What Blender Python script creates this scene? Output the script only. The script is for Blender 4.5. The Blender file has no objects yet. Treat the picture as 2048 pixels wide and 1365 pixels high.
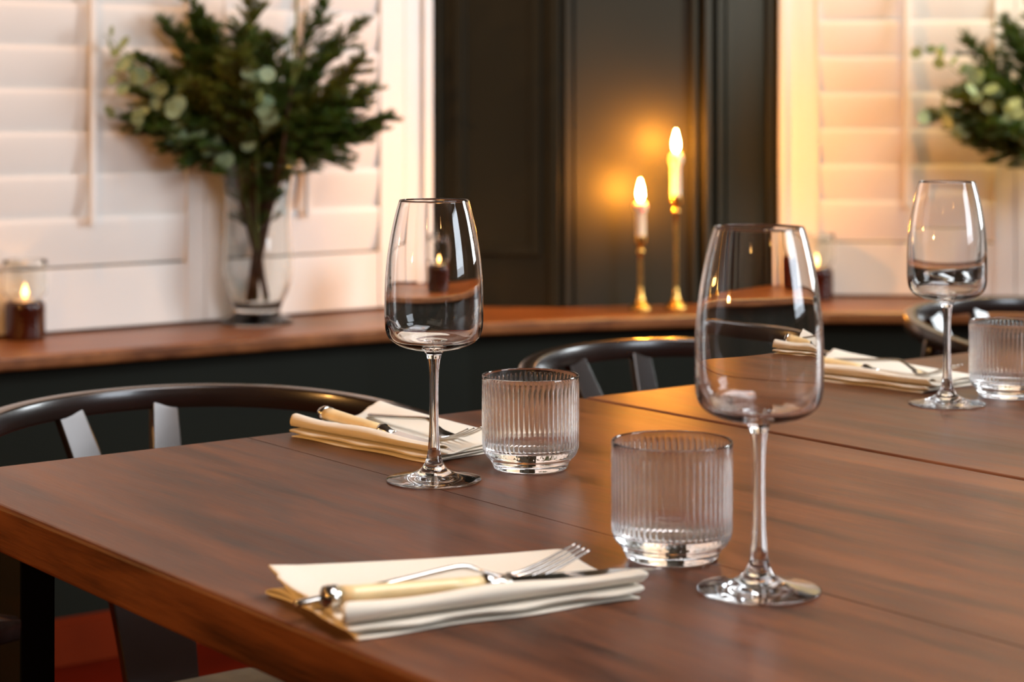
import bpy, bmesh, math, random
from mathutils import Vector, Matrix
R = math.radians
sc = bpy.context.scene
COL = sc.collection

# ------------------------------------------------------------------ camera
CAMZ = 1.06
F = 3850.0                    # focal length in pixels of the 2048 px wide frame
cam_d = bpy.data.cameras.new('camera')
cam = bpy.data.objects.new('camera', cam_d); COL.objects.link(cam)
cam.location = (0, 0, CAMZ); cam.rotation_euler = (R(90), 0, 0)
cam_d.sensor_width = 36; cam_d.lens = F / 2048 * 36
cam_d.shift_y = -462.5 / 2048
cam_d.dof.use_dof = True; cam_d.dof.focus_distance = 1.60; cam_d.dof.aperture_fstop = 6.8
cam_d.clip_start = 0.05
sc.camera = cam

# ------------------------------------------------------------------ world and exposure
w = bpy.data.worlds.new('world'); sc.world = w; w.use_nodes = True
w.node_tree.nodes['Background'].inputs[0].default_value = (0.6, 0.75, 1, 1)
w.node_tree.nodes['Background'].inputs[1].default_value = 0.3
vs = sc.view_settings
vs.view_transform = 'Standard'; vs.look = 'None'; vs.gamma = 1; vs.exposure = 0.0; vs.use_curve_mapping = False
cy = sc.cycles
cy.use_denoising = True
try: cy.denoiser = 'OPENIMAGEDENOISE'
except Exception: pass
cy.max_bounces = 20; cy.transmission_bounces = 18; cy.glossy_bounces = 8; cy.diffuse_bounces = 4
cy.sample_clamp_indirect = 6.0; cy.blur_glossy = 0.5
cy.use_adaptive_sampling = False

# ------------------------------------------------------------------ lights
def area(name, loc, target, sx, sy, power, color):
    d = bpy.data.lights.new(name, 'AREA'); d.shape = 'RECTANGLE'; d.size = sx; d.size_y = sy
    d.energy = power; d.color = color
    o = bpy.data.objects.new(name, d); COL.objects.link(o); o.location = loc
    o.rotation_euler = (Vector(target) - Vector(loc)).to_track_quat('-Z', 'Y').to_euler()
    return o
# daylight through the two unshuttered windows of the right wall
area('daylight_near_bay', (3.31, 3.60, 1.75), (0, 3.60, 1.75), 0.95, 1.35, 82, (0.90, 0.97, 1.0))
area('daylight_beside_table', (3.31, 0.25, 1.75), (0, 0.25, 1.75), 1.3, 1.3, 46, (0.80, 0.90, 1.0))
# overhead fill light added as an unseen rooflight above the tables' right side
FILL_XY = (1.12, 1.28)
area('added_overhead_fill', (FILL_XY[0], FILL_XY[1], 2.60), (FILL_XY[0], FILL_XY[1], 0), 1.6, 1.6, 60, (0.97, 0.97, 1.0))
# warm recessed ceiling downlights over the bay
DOWN = [(-1.75, 2.75, 2.6, 45), (-0.40, 3.95, 2.6, 30), (1.22, 4.30, 2.6, 115), (0.28, 4.38, 2.6, 7), (2.0, 4.0, 2.6, 60), (-0.95, 3.50, 2.6, 60)]
WARM = (1.0, 0.42, 0.09)
for (x, y, z, p) in DOWN:
    d = bpy.data.lights.new('downlight_beam', 'SPOT'); d.energy = p; d.color = WARM if x < 0.9 else (1.0, 0.67, 0.22)
    d.spot_size = R(95); d.spot_blend = 0.6; d.shadow_soft_size = 0.03
    o = bpy.data.objects.new('downlight_beam', d); COL.objects.link(o); o.location = (x, y, z - 0.02)
    o.rotation_euler = (0, 0, 0)
# bulbs of the lamps in the room behind and beside the camera (fixtures are built further down)
BULBS = [(-1.45, 0.55, 1.22, 55), (-2.2, 2.0, 1.30, 30), (0.35, 1.35, 1.95, 5), (1.1, 2.0, 1.95, 5), (-0.9, -0.9, 2.0, 5), (0.9, -0.8, 2.0, 5)]
for (x, y, z, p) in BULBS:
    d = bpy.data.lights.new('lamp_glow', 'POINT'); d.energy = p; d.color = (1.0, 0.48, 0.13); d.shadow_soft_size = 0.035
    o = bpy.data.objects.new('lamp_glow', d); COL.objects.link(o); o.location = (x, y, z - 0.03)

# ------------------------------------------------------------------ helpers
U = Vector((0.7934, 0.6088)); V = Vector((0.6088, -0.7934))   # along and across the row of tables
C0 = Vector((-0.498, 1.634))                                  # far left table corner
ANG = math.atan2(U.y, U.x)
TZ = 0.75
def st(s, t, z=0.0):
    p = C0 + U * s + V * t
    return Vector((p.x, p.y, z))

def newmesh(name, verts, faces, mat, parent=None, smooth=True, loc=None):
    me = bpy.data.meshes.new(name); me.from_pydata([tuple(v) for v in verts], [], faces)
    me.update()
    bm = bmesh.new(); bm.from_mesh(me)
    bmesh.ops.recalc_face_normals(bm, faces=bm.faces)
    bm.to_mesh(me); bm.free()
    if smooth:
        for p in me.polygons: p.use_smooth = True
    o = bpy.data.objects.new(name, me); COL.objects.link(o)
    for m in (mat if isinstance(mat, (list, tuple)) else [mat]): me.materials.append(m)
    if parent is not None: o.parent = parent
    if loc is not None: o.location = loc
    return o

def frombm(name, bm, mat, parent=None, smooth=False, bevel=0.0, seg=2):
    if bevel > 0:
        bmesh.ops.bevel(bm, geom=list(bm.edges), offset=bevel, segments=seg, profile=0.6, affect='EDGES')
    bmesh.ops.recalc_face_normals(bm, faces=bm.faces)
    me = bpy.data.meshes.new(name); bm.to_mesh(me); bm.free()
    if smooth:
        for p in me.polygons: p.use_smooth = True
    o = bpy.data.objects.new(name, me); COL.objects.link(o); me.materials.append(mat)
    if parent is not None: o.parent = parent
    return o

def box(bm, x0, x1, y0, y1, z0, z1):
    vs_ = [bm.verts.new(p) for p in ((x0,y0,z0),(x1,y0,z0),(x1,y1,z0),(x0,y1,z0),(x0,y0,z1),(x1,y0,z1),(x1,y1,z1),(x0,y1,z1))]
    for f in ((0,3,2,1),(4,5,6,7),(0,1,5,4),(1,2,6,5),(2,3,7,6),(3,0,4,7)):
        bm.faces.new([vs_[i] for i in f])

def empty(name, loc=(0,0,0), rz=0.0):
    o = bpy.data.objects.new(name, None); COL.objects.link(o)
    o.location = loc; o.rotation_euler = (0, 0, rz); o.empty_display_size = 0.05
    return o
def tag(o, label=None, cat=None, group=None, kind=None):
    if label: o['label'] = label
    if cat: o['category'] = cat
    if group: o['group'] = group
    if kind: o['kind'] = kind
    return o
def copy_tree(o, parent=None):
    c = o.copy(); COL.objects.link(c); c.parent = parent
    for ch in list(o.children): copy_tree(ch, c)
    return c

def cr(pts, n=6):
    """Catmull-Rom through points (any dimension)."""
    pts = [Vector(p) for p in pts]; out = []
    for i in range(len(pts) - 1):
        p0 = pts[i-1] if i > 0 else pts[i]*2 - pts[i+1]
        p1, p2 = pts[i], pts[i+1]
        p3 = pts[i+2] if i + 2 < len(pts) else pts[i+1]*2 - pts[i]
        for k in range(n):
            t = k / n
            out.append(0.5*((2*p1) + (p2-p0)*t + (2*p0-5*p1+4*p2-p3)*t*t + (3*p1-p0-3*p2+p3)*t**3))
    out.append(pts[-1]); return out

def lathe(name, prof, mat, parent=None, seg=96, fn=None, close_start=False, close_end=False, loc=None):
    """prof: list of (r, z). r=0 at an end makes a pole."""
    verts, faces, rings = [], [], []
    for (r, z) in prof:
        if r < 1e-6:
            rings.append([len(verts)]); verts.append((0, 0, z)); continue
        ring = []
        for k in range(seg):
            th = 2*math.pi*k/seg
            rr = fn(r, z, th, len(rings)) if fn else r
            ring.append(len(verts)); verts.append((rr*math.cos(th), rr*math.sin(th), z))
        rings.append(ring)
    for a, b in zip(rings[:-1], rings[1:]):
        for k in range(seg):
            k2 = (k+1) % seg
            if len(a) == 1 and len(b) == 1: continue
            if len(a) == 1: faces.append((a[0], b[k], b[k2]))
            elif len(b) == 1: faces.append((a[k], b[0], a[k2]))
            else: faces.append((a[k], a[k2], b[k2], b[k]))
    return newmesh(name, verts, faces, mat, parent, True, loc)

def tube(pts, radii, seg=8, verts=None, faces=None, cap=True, flat=None):
    """sweep; radii list or number; returns verts, faces. flat=(w,h,up) for an elliptical section."""
    verts = [] if verts is None else verts; faces = [] if faces is None else faces
    pts = [Vector(p) for p in pts]; n = len(pts); prev = None; base = None
    up = Vector((0, 0, 1))
    for i, p in enumerate(pts):
        t = (pts[min(i+1, n-1)] - pts[max(i-1, 0)]).normalized()
        a = t.cross(up)
        if a.length < 1e-3: a = t.cross(Vector((0, 1, 0)))
        if prev is not None and a.dot(prev) < 0: a = -a
        a.normalize(); b = a.cross(t).normalized(); prev = a
        r = radii[i] if isinstance(radii, (list, tuple)) else radii
        ra, rb = r if isinstance(r, (tuple, list)) else (r, r)
        ring = []
        for k in range(seg):
            th = 2*math.pi*k/seg
            c_, s_ = math.cos(th), math.sin(th)
            if flat:    # rounded rectangle (superellipse)
                c_ = math.copysign(abs(c_)**0.28, c_); s_ = math.copysign(abs(s_)**0.28, s_)
            ring.append(len(verts)); verts.append(p + a*(ra*c_) + b*(rb*s_))
        if base:
            for k in range(seg):
                faces.append((base[k], base[(k+1)%seg], ring[(k+1)%seg], ring[k]))
        elif cap: faces.append(tuple(ring))
        base = ring
    if cap: faces.append(tuple(reversed(base)))
    return verts, faces

# ------------------------------------------------------------------ materials
def mat(name, color=(0.5,0.5,0.5), rough=0.5, metal=0.0, spec=0.5, coat=0.0, coat_rough=0.1, trans=0.0, ior=1.5, emit=None, estr=0.0, sss=0.0):
    m = bpy.data.materials.new(name); m.use_nodes = True
    b = m.node_tree.nodes['Principled BSDF']
    b.inputs['Base Color'].default_value = (*color, 1); b.inputs['Roughness'].default_value = rough
    b.inputs['Metallic'].default_value = metal; b.inputs['Specular IOR Level'].default_value = spec
    b.inputs['Coat Weight'].default_value = coat; b.inputs['Coat Roughness'].default_value = coat_rough
    b.inputs['Transmission Weight'].default_value = trans; b.inputs['IOR'].default_value = ior
    if emit: b.inputs['Emission Color'].default_value = (*emit, 1); b.inputs['Emission Strength'].default_value = estr
    if sss > 0:
        b.inputs['Subsurface Weight'].default_value = sss
        b.inputs['Subsurface Radius'].default_value = (0.02, 0.008, 0.004); b.inputs['Subsurface Scale'].default_value = 0.5
    return m
def nodes(m): return m.node_tree.nodes, m.node_tree.links, m.node_tree.nodes['Principled BSDF']

def vary(m, scale=(8,8,8), dark=0.85, light=1.1, bump=0.0, bscale=60.0, detail=4, rvar=0.0, coord='Object'):
    """mottle the base colour with noise and add a fine bump"""
    N, L, b = nodes(m); col = list(b.inputs['Base Color'].default_value)
    tc = N.new('ShaderNodeTexCoord'); mp = N.new('ShaderNodeMapping'); mp.inputs['Scale'].default_value = scale
    L.new(tc.outputs[coord], mp.inputs[0])
    nz = N.new('ShaderNodeTexNoise'); nz.inputs['Scale'].default_value = 1; nz.inputs['Detail'].default_value = detail
    L.new(mp.outputs[0], nz.inputs['Vector'])
    rp = N.new('ShaderNodeValToRGB'); rp.color_ramp.elements[0].position = 0.3; rp.color_ramp.elements[1].position = 0.7
    rp.color_ramp.elements[0].color = (*[c*dark for c in col[:3]], 1); rp.color_ramp.elements[1].color = (*[min(1, c*light) for c in col[:3]], 1)
    L.new(nz.outputs['Fac'], rp.inputs[0]); L.new(rp.outputs[0], b.inputs['Base Color'])
    if bump:
        n2 = N.new('ShaderNodeTexNoise'); n2.inputs['Scale'].default_value = bscale; n2.inputs['Detail'].default_value = 3
        L.new(tc.outputs[coord], n2.inputs['Vector'])
        bp = N.new('ShaderNodeBump'); bp.inputs['Strength'].default_value = bump; bp.inputs['Distance'].default_value = 0.002
        L.new(n2.outputs['Fac'], bp.inputs['Height']); L.new(bp.outputs[0], b.inputs['Normal'])
    return m

def wood(name, dark, mid, light, rough=0.34, axis='Y', grain=1.0, bump=0.12, coat=0.0, spec=0.5):
    m = mat(name, mid, rough, spec=spec, coat=coat)
    N, L, b = nodes(m)
    tc = N.new('ShaderNodeTexCoord')
    s1 = {'X': (1.6, 14, 14), 'Y': (17, 1.7, 17), 'Z': (14, 14, 1.6)}[axis]
    s2 = {'X': (7, 330, 330), 'Y': (800, 22, 800), 'Z': (330, 330, 7)}[axis]
    s3 = {'X': (5, 40, 40), 'Y': (64, 6, 64), 'Z': (40, 40, 5)}[axis]
    def nz(sc_, det, dist=0.0, rgh=0.55):
        mp = N.new('ShaderNodeMapping'); mp.inputs['Scale'].default_value = [v*grain for v in sc_]
        L.new(tc.outputs['Object'], mp.inputs[0])
        n = N.new('ShaderNodeTexNoise'); n.inputs['Scale'].default_value = 1; n.inputs['Detail'].default_value = det
        n.inputs['Distortion'].default_value = dist; n.inputs['Roughness'].default_value = rgh
        L.new(mp.outputs[0], n.inputs['Vector']); return n
    a = nz(s1, 5, 0.6); f = nz(s2, 3); c = nz(s3, 4, 0.3)
    def math_(op, x, y):
        q = N.new('ShaderNodeMath'); q.operation = op
        for i, v in enumerate((x, y)):
            if isinstance(v, (int, float)): q.inputs[i].default_value = v
            else: L.new(v, q.inputs[i])
        return q.outputs[0]
    mix = math_('ADD', math_('MULTIPLY', a.outputs['Fac'], 0.48), math_('ADD', math_('MULTIPLY', c.outputs['Fac'], 0.30), math_('MULTIPLY', f.outputs['Fac'], 0.22)))
    rp = N.new('ShaderNodeValToRGB'); e = rp.color_ramp.elements
    e[0].position = 0.39; e[0].color = (*dark, 1); e[1].position = 0.63; e[1].color = (*light, 1)
    k = rp.color_ramp.elements.new(0.5); k.color = (*mid, 1)
    L.new(mix, rp.inputs[0]); L.new(rp.outputs[0], b.inputs['Base Color'])
    rr = N.new('ShaderNodeMapRange'); rr.inputs['To Min'].default_value = rough*0.8; rr.inputs['To Max'].default_value = rough*1.25
    L.new(c.outputs['Fac'], rr.inputs['Value']); L.new(rr.outputs[0], b.inputs['Roughness'])
    bp = N.new('ShaderNodeBump'); bp.inputs['Strength'].default_value = bump; bp.inputs['Distance'].default_value = 0.001
    L.new(math_('ADD', f.outputs['Fac'], math_('MULTIPLY', c.outputs['Fac'], 0.6)), bp.inputs['Height']); L.new(bp.outputs[0], b.inputs['Normal'])
    return m

M = {}
M['table'] = wood('walnut_table_wood', (0.028,0.0095,0.004), (0.088,0.028,0.0105), (0.160,0.055,0.020), rough=0.38, spec=0.30)
M['ledge'] = wood('ledge_wood', (0.09,0.028,0.007), (0.17,0.060,0.016), (0.27,0.105,0.030), rough=0.34, axis='X')
M['chair'] = vary(mat('dark_lacquered_wood', (0.014,0.007,0.005), 0.26, spec=0.6, coat=0.35, coat_rough=0.12), (6,6,6), 0.7, 1.3, 0.05, 30)
M['seat'] = vary(mat('olive_seat_pad', (0.075,0.07,0.048), 0.75), (40,40,40), 0.8, 1.2, 0.3, 300)
M['steel'] = vary(mat('black_steel', (0.003,0.003,0.003), 0.5, spec=0.15), (20,20,20), 0.8, 1.2, 0.05, 90)
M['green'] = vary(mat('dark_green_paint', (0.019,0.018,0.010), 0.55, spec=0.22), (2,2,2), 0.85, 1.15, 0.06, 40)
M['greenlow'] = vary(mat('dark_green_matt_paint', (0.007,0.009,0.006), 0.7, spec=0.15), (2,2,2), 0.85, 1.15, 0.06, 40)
M['cream'] = vary(mat('room_wall_paint', (0.10,0.08,0.06), 0.8), (2,2,2), 0.92, 1.05, 0.06, 40)
M['ceil'] = vary(mat('ceiling_paint', (0.16,0.14,0.115), 0.9), (2,2,2), 0.95, 1.03, 0.05, 40)
M['white'] = vary(mat('shutter_white_paint', (0.80,0.78,0.76), 0.40), (3,3,3), 0.97, 1.02, 0.04, 60)
M['red'] = vary(mat('oxblood_red_paint', (0.045,0.003,0.0004), 0.7, spec=0.04), (5,5,5), 0.8, 1.2, 0.06, 60)
M['redskirt'] = vary(mat('red_skirting_paint', (0.12,0.014,0.002), 0.6, spec=0.08), (5,5,5), 0.85, 1.15, 0.05, 60)
M['glass'] = mat('clear_glass', (1,1,1), 0.0, trans=1.0, ior=1.5)
M['vglass'] = mat('vase_glass', (0.97,0.99,0.98), 0.0, trans=1.0, ior=1.45)
M['brass'] = vary(mat('brass', (0.80,0.50,0.14), 0.22, metal=1.0), (30,30,30), 0.85, 1.1, 0.02, 80)
M['wax'] = vary(mat('candle_wax', (0.85,0.72,0.55), 0.45, sss=0.5), (40,40,40), 0.95, 1.03, 0.05, 120)
M['flame'] = mat('candle_flame', (1,0.8,0.4), 0.5, emit=(1.0,0.34,0.035), estr=1450)
M['tflame'] = mat('tealight_flame', (1,0.8,0.4), 0.5, emit=(1.0,0.45,0.12), estr=60)
M['wick'] = vary(mat('wick', (0.02,0.015,0.01), 0.9), (90,90,90))
M['amber'] = vary(mat('brown_amber_glass', (0.035,0.005,0.001), 0.16, spec=0.5), (12,12,12), 0.8, 1.2, 0.03, 40)
M['silver'] = vary(mat('polished_steel', (0.60,0.585,0.56), 0.16, metal=1.0), (50,50,50), 0.92, 1.05, 0.02, 200)
M['ivory'] = vary(mat('ivory_handle', (0.78,0.60,0.32), 0.28, spec=0.5), (60,20,60), 0.92, 1.05, 0.02, 200)
M['bulb'] = mat('warm_bulb', (1,0.8,0.5), 0.5, emit=(1.0,0.62,0.28), estr=22)
M['stem'] = vary(mat('twig_bark', (0.07,0.03,0.015), 0.8), (60,60,60), 0.7, 1.3, 0.2, 200)
M['stemg'] = vary(mat('green_stalk', (0.12,0.16,0.03), 0.6), (60,60,60), 0.8, 1.2)
def leafmat(name, c, rough, tr, dk, lt, sc_):
    m = vary(mat(name, c, rough), (sc_,)*3, dk, lt); N, L, b = nodes(m)
    t = N.new('ShaderNodeBsdfTranslucent'); t.inputs[0].default_value = (c[0]*1.6, c[1]*1.6, c[2]*0.8, 1)
    mx = N.new('ShaderNodeMixShader'); mx.inputs[0].default_value = tr
    out = N['Material Output']; L.new(b.outputs[0], mx.inputs[1]); L.new(t.outputs[0], mx.inputs[2]); L.new(mx.outputs[0], out.inputs[0])
    return m
M['needle'] = leafmat('conifer_needles', (0.042,0.088,0.009), 0.5, 0.15, 0.5, 1.7, 25)
M['needle2'] = leafmat('conifer_needles_light', (0.085,0.110,0.012), 0.5, 0.2, 0.6, 1.5, 25)
M['euca'] = leafmat('eucalyptus_leaf', (0.26,0.36,0.22), 0.5, 0.2, 0.8, 1.2, 40)
def linenmat():
    m = mat('cream_linen', (0.86,0.80,0.68), 0.85); N, L, b = nodes(m)
    b.inputs['Sheen Weight'].default_value = 0.15
    tc = N.new('ShaderNodeTexCoord')
    hs = []
    for d_ in ('X', 'Y'):
        wv = N.new('ShaderNodeTexWave'); wv.wave_type = 'BANDS'; wv.bands_direction = d_
        wv.inputs['Scale'].default_value = 420; wv.inputs['Distortion'].default_value = 0.6
        L.new(tc.outputs['Object'], wv.inputs['Vector']); hs.append(wv)
    a = N.new('ShaderNodeMath'); a.operation = 'ADD'; L.new(hs[0].outputs['Fac'], a.inputs[0]); L.new(hs[1].outputs['Fac'], a.inputs[1])
    bp = N.new('ShaderNodeBump'); bp.inputs['Strength'].default_value = 0.2; bp.inputs['Distance'].default_value = 0.0004
    L.new(a.outputs[0], bp.inputs['Height']); L.new(bp.outputs[0], b.inputs['Normal'])
    t = N.new('ShaderNodeBsdfTranslucent'); t.inputs[0].default_value = (0.8, 0.66, 0.42, 1)
    mx = N.new('ShaderNodeMixShader'); mx.inputs[0].default_value = 0.18
    out = N['Material Output']; L.new(b.outputs[0], mx.inputs[1]); L.new(t.outputs[0], mx.inputs[2]); L.new(mx.outputs[0], out.inputs[0])
    return m
M['linen'] = linenmat()

# ------------------------------------------------------------------ room shell
# upper wall line (behind the ledge) and lower wall line (under the ledge front), seen from above
A1 = Vector((-0.207, 4.539)); A0 = A1 - U*3.75
B1 = Vector((0.113, 4.480)); B2 = Vector((0.436, 4.573)); W1 = Vector((0.658, 4.771))
DC = Vector((0.9952, -0.098)); W2 = W1 + DC*2.76
RX, BY, LX = W2.x, -3.0, A0.x
def wallseg(name, p, q, z0, z1, m, thick=0.12):
    """vertical slab from p to q, room on the right-hand side of p->q"""
    d = (q - p).normalized(); n = Vector((-d.y, d.x))   # outward
    bm = bmesh.new()
    a, b_, c, e = p, q, q + n*thick, p + n*thick
    vsx = [bm.verts.new((v.x, v.y, z)) for z in (z0, z1) for v in (a, b_, c, e)]
    for f in ((0,1,2,3),(7,6,5,4),(0,4,5,1),(1,5,6,2),(2,6,7,3),(3,7,4,0)): bm.faces.new([vsx[i] for i in f])
    o = frombm(name, bm, m); tag(o, kind='structure'); return o
H = 2.65
wallseg('wall_bay_left', A0, A1, 0, H, M['cream'])
wallseg('wall_bay_corner', A1, B1, 0, H, M['green'], 0.10)
wallseg('wall_bay_candles', B1, B2, 0, H, M['green'], 0.10)
wallseg('wall_bay_recess', B2, W1, 0, H, M['green'], 0.10)
wallseg('wall_bay_right', W1, W2, 0, H, M['cream'])
wallseg('wall_back', Vector((RX, BY)), Vector((LX, BY)), 0, H, M['cream'])
wallseg('wall_left', Vector((LX, BY)), A0, 0, H, M['cream'])
# right wall with two window openings
wins = [(-0.45, 0.95), (3.15, 4.05)]; wz0, wz1 = 1.05, 2.45
bm = bmesh.new()
ys = [BY, wins[0][0], wins[0][1], wins[1][0], wins[1][1], W2.y + 0.05]
for i in range(5):
    if i % 2 == 0: box(bm, RX, RX+0.12, ys[i], ys[i+1], 0, H)
    else:
        box(bm, RX, RX+0.12, ys[i], ys[i+1], 0, wz0); box(bm, RX, RX+0.12, ys[i], ys[i+1], wz1, H)
tag(frombm('wall_right', bm, M['cream']), kind='structure')
M['daypane'] = mat('daylit_pane', (0.8,0.85,0.9), 0.3, emit=(0.85,0.92,1.0), estr=1.5)
for i, (ya, yb) in enumerate(wins):
    wn = empty('window_%d' % (3+i), (RX, (ya+yb)/2, wz0)); tag(wn, kind='structure')
    hw = (yb-ya)/2; hh = wz1-wz0; bm = bmesh.new()
    for (a, b_) in ((-hw, -hw+0.05), (hw-0.05, hw), (-0.015, 0.015)): box(bm, 0.0, 0.06, a, b_, 0, hh)
    for (a, b_) in ((0, 0.05), (hh-0.05, hh), (hh/2-0.02, hh/2+0.02)): box(bm, 0.005, 0.055, -hw, hw, a, b_)
    frombm('window_frame', bm, M['white'], wn)
    bm = bmesh.new(); box(bm, 0.07, 0.078, -hw, hw, 0, hh); frombm('window_pane', bm, M['daypane'], wn)
# floor and ceiling
poly = [A0, A1, B1, B2, W1, W2, Vector((RX, BY)), Vector((LX, BY))]
def slab(name, pts, z0, z1, m, parent=None, bev=0, kind='structure'):
    bm = bmesh.new()
    lo = [bm.verts.new((p.x, p.y, z0)) for p in pts]; hi = [bm.verts.new((p.x, p.y, z1)) for p in pts]
    bm.faces.new(lo); bm.faces.new(list(reversed(hi)))
    n = len(pts)
    for i in range(n): bm.faces.new((lo[i], hi[i], hi[(i+1)%n], lo[(i+1)%n]))
    o = frombm(name, bm, m, parent, bevel=bev); 
    if kind: tag(o, kind=kind)
    return o
slab('floor', poly, -0.1, 0, M['red']); slab('ceiling', poly, H, H+0.1, M['ceil'])

rf = empty('window_5', (FILL_XY[0], FILL_XY[1], H)); tag(rf, kind='structure')  # rooflight frame and glowing pane, added to house the overhead fill light
bm = bmesh.new()
for sg in (-1, 1):
    box(bm, sg*0.85-0.03, sg*0.85+0.03, -0.88, 0.88, -0.045, -0.001); box(bm, -0.82, 0.82, sg*0.85-0.03, sg*0.85+0.03, -0.045, -0.001)
frombm('window_frame', bm, M['white'], rf)
bm = bmesh.new(); box(bm, -0.82, 0.82, -0.82, 0.82, -0.012, -0.004); frombm('window_pane', bm, M['daypane'], rf)

# ledge: front edge polyline from the left; its back follows the wall
LZ = 0.60
FR = [Vector(p) for p in ((-3.16, 1.868), (-0.949, 3.570), (-0.281, 4.033), (-0.074, 4.150), (0.212, 4.255), (0.419, 4.310), (0.721, 4.385), (1.168, 4.372), (3.35, 4.16))]
FR[0] = Vector((A0.x + 0.01, 1.83))
back = [W2 + Vector((-0.004,-0.004)), W1 + Vector((0.004,-0.004)), B2 + Vector((0.003,-0.004)), B1 + Vector((0,-0.004)), A1 + Vector((0.0,-0.005)), A0 + Vector((0.006,-0.004))]
FR[-1] = Vector((RX-0.004, 4.15))
led = slab('window_ledge', FR + back, LZ-0.027, LZ, M['ledge'], bev=0, kind=None)
md = led.modifiers.new('bevel', 'BEVEL'); md.width = 0.006; md.segments = 3
tag(led, 'long brown polished wooden ledge running under the shuttered windows', 'ledge')
# low wall under the ledge, set back 4 cm, with the red skirting
def offs(pts, d):
    out = []
    for i, p in enumerate(pts):
        a = pts[max(i-1, 0)]; b_ = pts[min(i+1, len(pts)-1)]; t = (b_-a).normalized()
        out.append(p + Vector((-t.y, t.x))*d)
    return out
def strip_wall(name, pts, thick, z0, z1, m):
    bk = offs(pts, thick); bm = bmesh.new(); n = len(pts)
    g = [[bm.verts.new((p.x, p.y, z)) for p in row] for row in (pts, bk) for z in (z0, z1)]
    fl, fh, bl, bh = g
    for i in range(n-1):
        for a, b_ in ((fl, fh), (fh, bh), (bh, bl), (bl, fl)): bm.faces.new((a[i], a[i+1], b_[i+1], b_[i]))
    bm.faces.new((fl[0], fh[0], bh[0], bl[0])); bm.faces.new((fl[-1], fh[-1], bh[-1], bl[-1]))
    o = frombm(name, bm, m); tag(o, kind='structure'); return o
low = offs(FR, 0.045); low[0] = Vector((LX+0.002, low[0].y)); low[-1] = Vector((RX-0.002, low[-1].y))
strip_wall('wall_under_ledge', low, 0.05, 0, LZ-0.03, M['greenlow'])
sk = offs(FR, 0.025); sk[0] = Vector((LX+0.004, sk[0].y)); sk[-1] = Vector((RX-0.004, sk[-1].y))
strip_wall('baseboard_bay', sk, 0.018, 0, 0.078, M['redskirt'])
sk2 = offs(FR, 0.032); sk2[0] = Vector((LX+0.004, sk2[0].y)); sk2[-1] = Vector((RX-0.004, sk2[-1].y))
strip_wall('baseboard_bay_top', sk2, 0.010, 0.078, 0.088, M['redskirt'])

# mouldings on the dark green corner
def px_on(p, q, px):
    """distance along p->q where the vertical plane of image column px meets it"""
    r = (px-1024)/F; d = (q-p).normalized()
    return (r*p.y - p.x) / (d.x - r*d.y)
tn = [0]
def mould(p, q, strips, rects):
    """strips: (px0, px1, depth) full-height; rects: (px0, px1, zbottom, ztop, width)"""
    d = (q-p).normalized(); tn[0] += 1
    bm = bmesh.new()
    L_ = (q-p).length
    def bx(a, b_, z0, z1, dep, r_=0.0):
        a, b_ = max(a, 0.001), min(b_, L_-0.001)
        box(bm, a, b_, -dep, -0.0005, z0, z1)
    for (a, b_, dep) in strips: bx(px_on(p, q, a), px_on(p, q, b_), LZ+0.001, H-0.01, dep)
    for (a, b_, z0, z1, wd) in rects:
        a, b_ = px_on(p, q, a), px_on(p, q, b_)
        bx(a, a+wd, z0, z1, 0.009); bx(b_-wd, b_, z0, z1, 0.009); bx(a+wd, b_-wd, z0, z0+wd, 0.009); bx(a+wd, b_-wd, z1-wd, z1, 0.009)
        w2 = wd*0.45
        bx(a+wd, a+wd+w2, z0+wd, z1-wd, 0.005); bx(b_-wd-w2, b_-wd, z0+wd, z1-wd, 0.005); bx(a+wd+w2, b_-wd-w2, z0+wd, z0+wd+w2, 0.005)
    o = frombm('trim_%d' % tn[0], bm, M['green']); md = o.modifiers.new('b', 'BEVEL'); md.width = 0.003; md.segments = 3
    o.location = (p.x, p.y, 0); o.rotation_euler = (0, 0, math.atan2(d.y, d.x)); tag(o, kind='structure')
mould(A1, B1, [(850, 864, 0.02), (872, 884, 0.012), (1100, 1121, 0.014)], [(908, 1082, 0.72, 2.4, 0.022)])
mould(B1, B2, [(1124, 1140, 0.016), (1147, 1152, 0.008), (1380, 1391, 0.014)], [])
mould(B2, W1, [(1399, 1412, 0.020), (1427, 1436, 0.014), (1450, 1460, 0.006), (1530, 1552, 0.012)], [])

# ------------------------------------------------------------------ shuttered windows
def casing(name, p, dirv, w_, x0, x1, z0=LZ, z1=2.42, lw=0.05, rw=0.05):
    """window casing from x0 to x1 along the wall; local x along dirv"""
    wn = empty(name, (p.x, p.y, 0), math.atan2(dirv.y, dirv.x)); tag(wn, kind='structure')
    bm = bmesh.new()
    # local y negative = into the room
    box(bm, x0, x0+lw, -0.030, -0.001, z0+0.001, z1); box(bm, x1-rw, x1, -0.030, -0.001, z0+0.001, z1)
    box(bm, x0+lw, x1-rw, -0.030, -0.001, z1-0.05, z1)
    box(bm, x0, x0+lw*0.35, -0.040, -0.030, z0+0.001, z1); box(bm, x1-rw*0.35, x1, -0.040, -0.030, z0+0.001, z1)
    o = frombm('window_frame', bm, M['white'], wn); md = o.modifiers.new('b', 'BEVEL'); md.width = 0.002; md.segments = 2
    bm = bmesh.new(); box(bm, x0+lw, x1-rw, -0.0055, -0.0015, z0+0.02, z1-0.05); frombm('window_pane', bm, M['vglass'], wn)
    return wn
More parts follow.
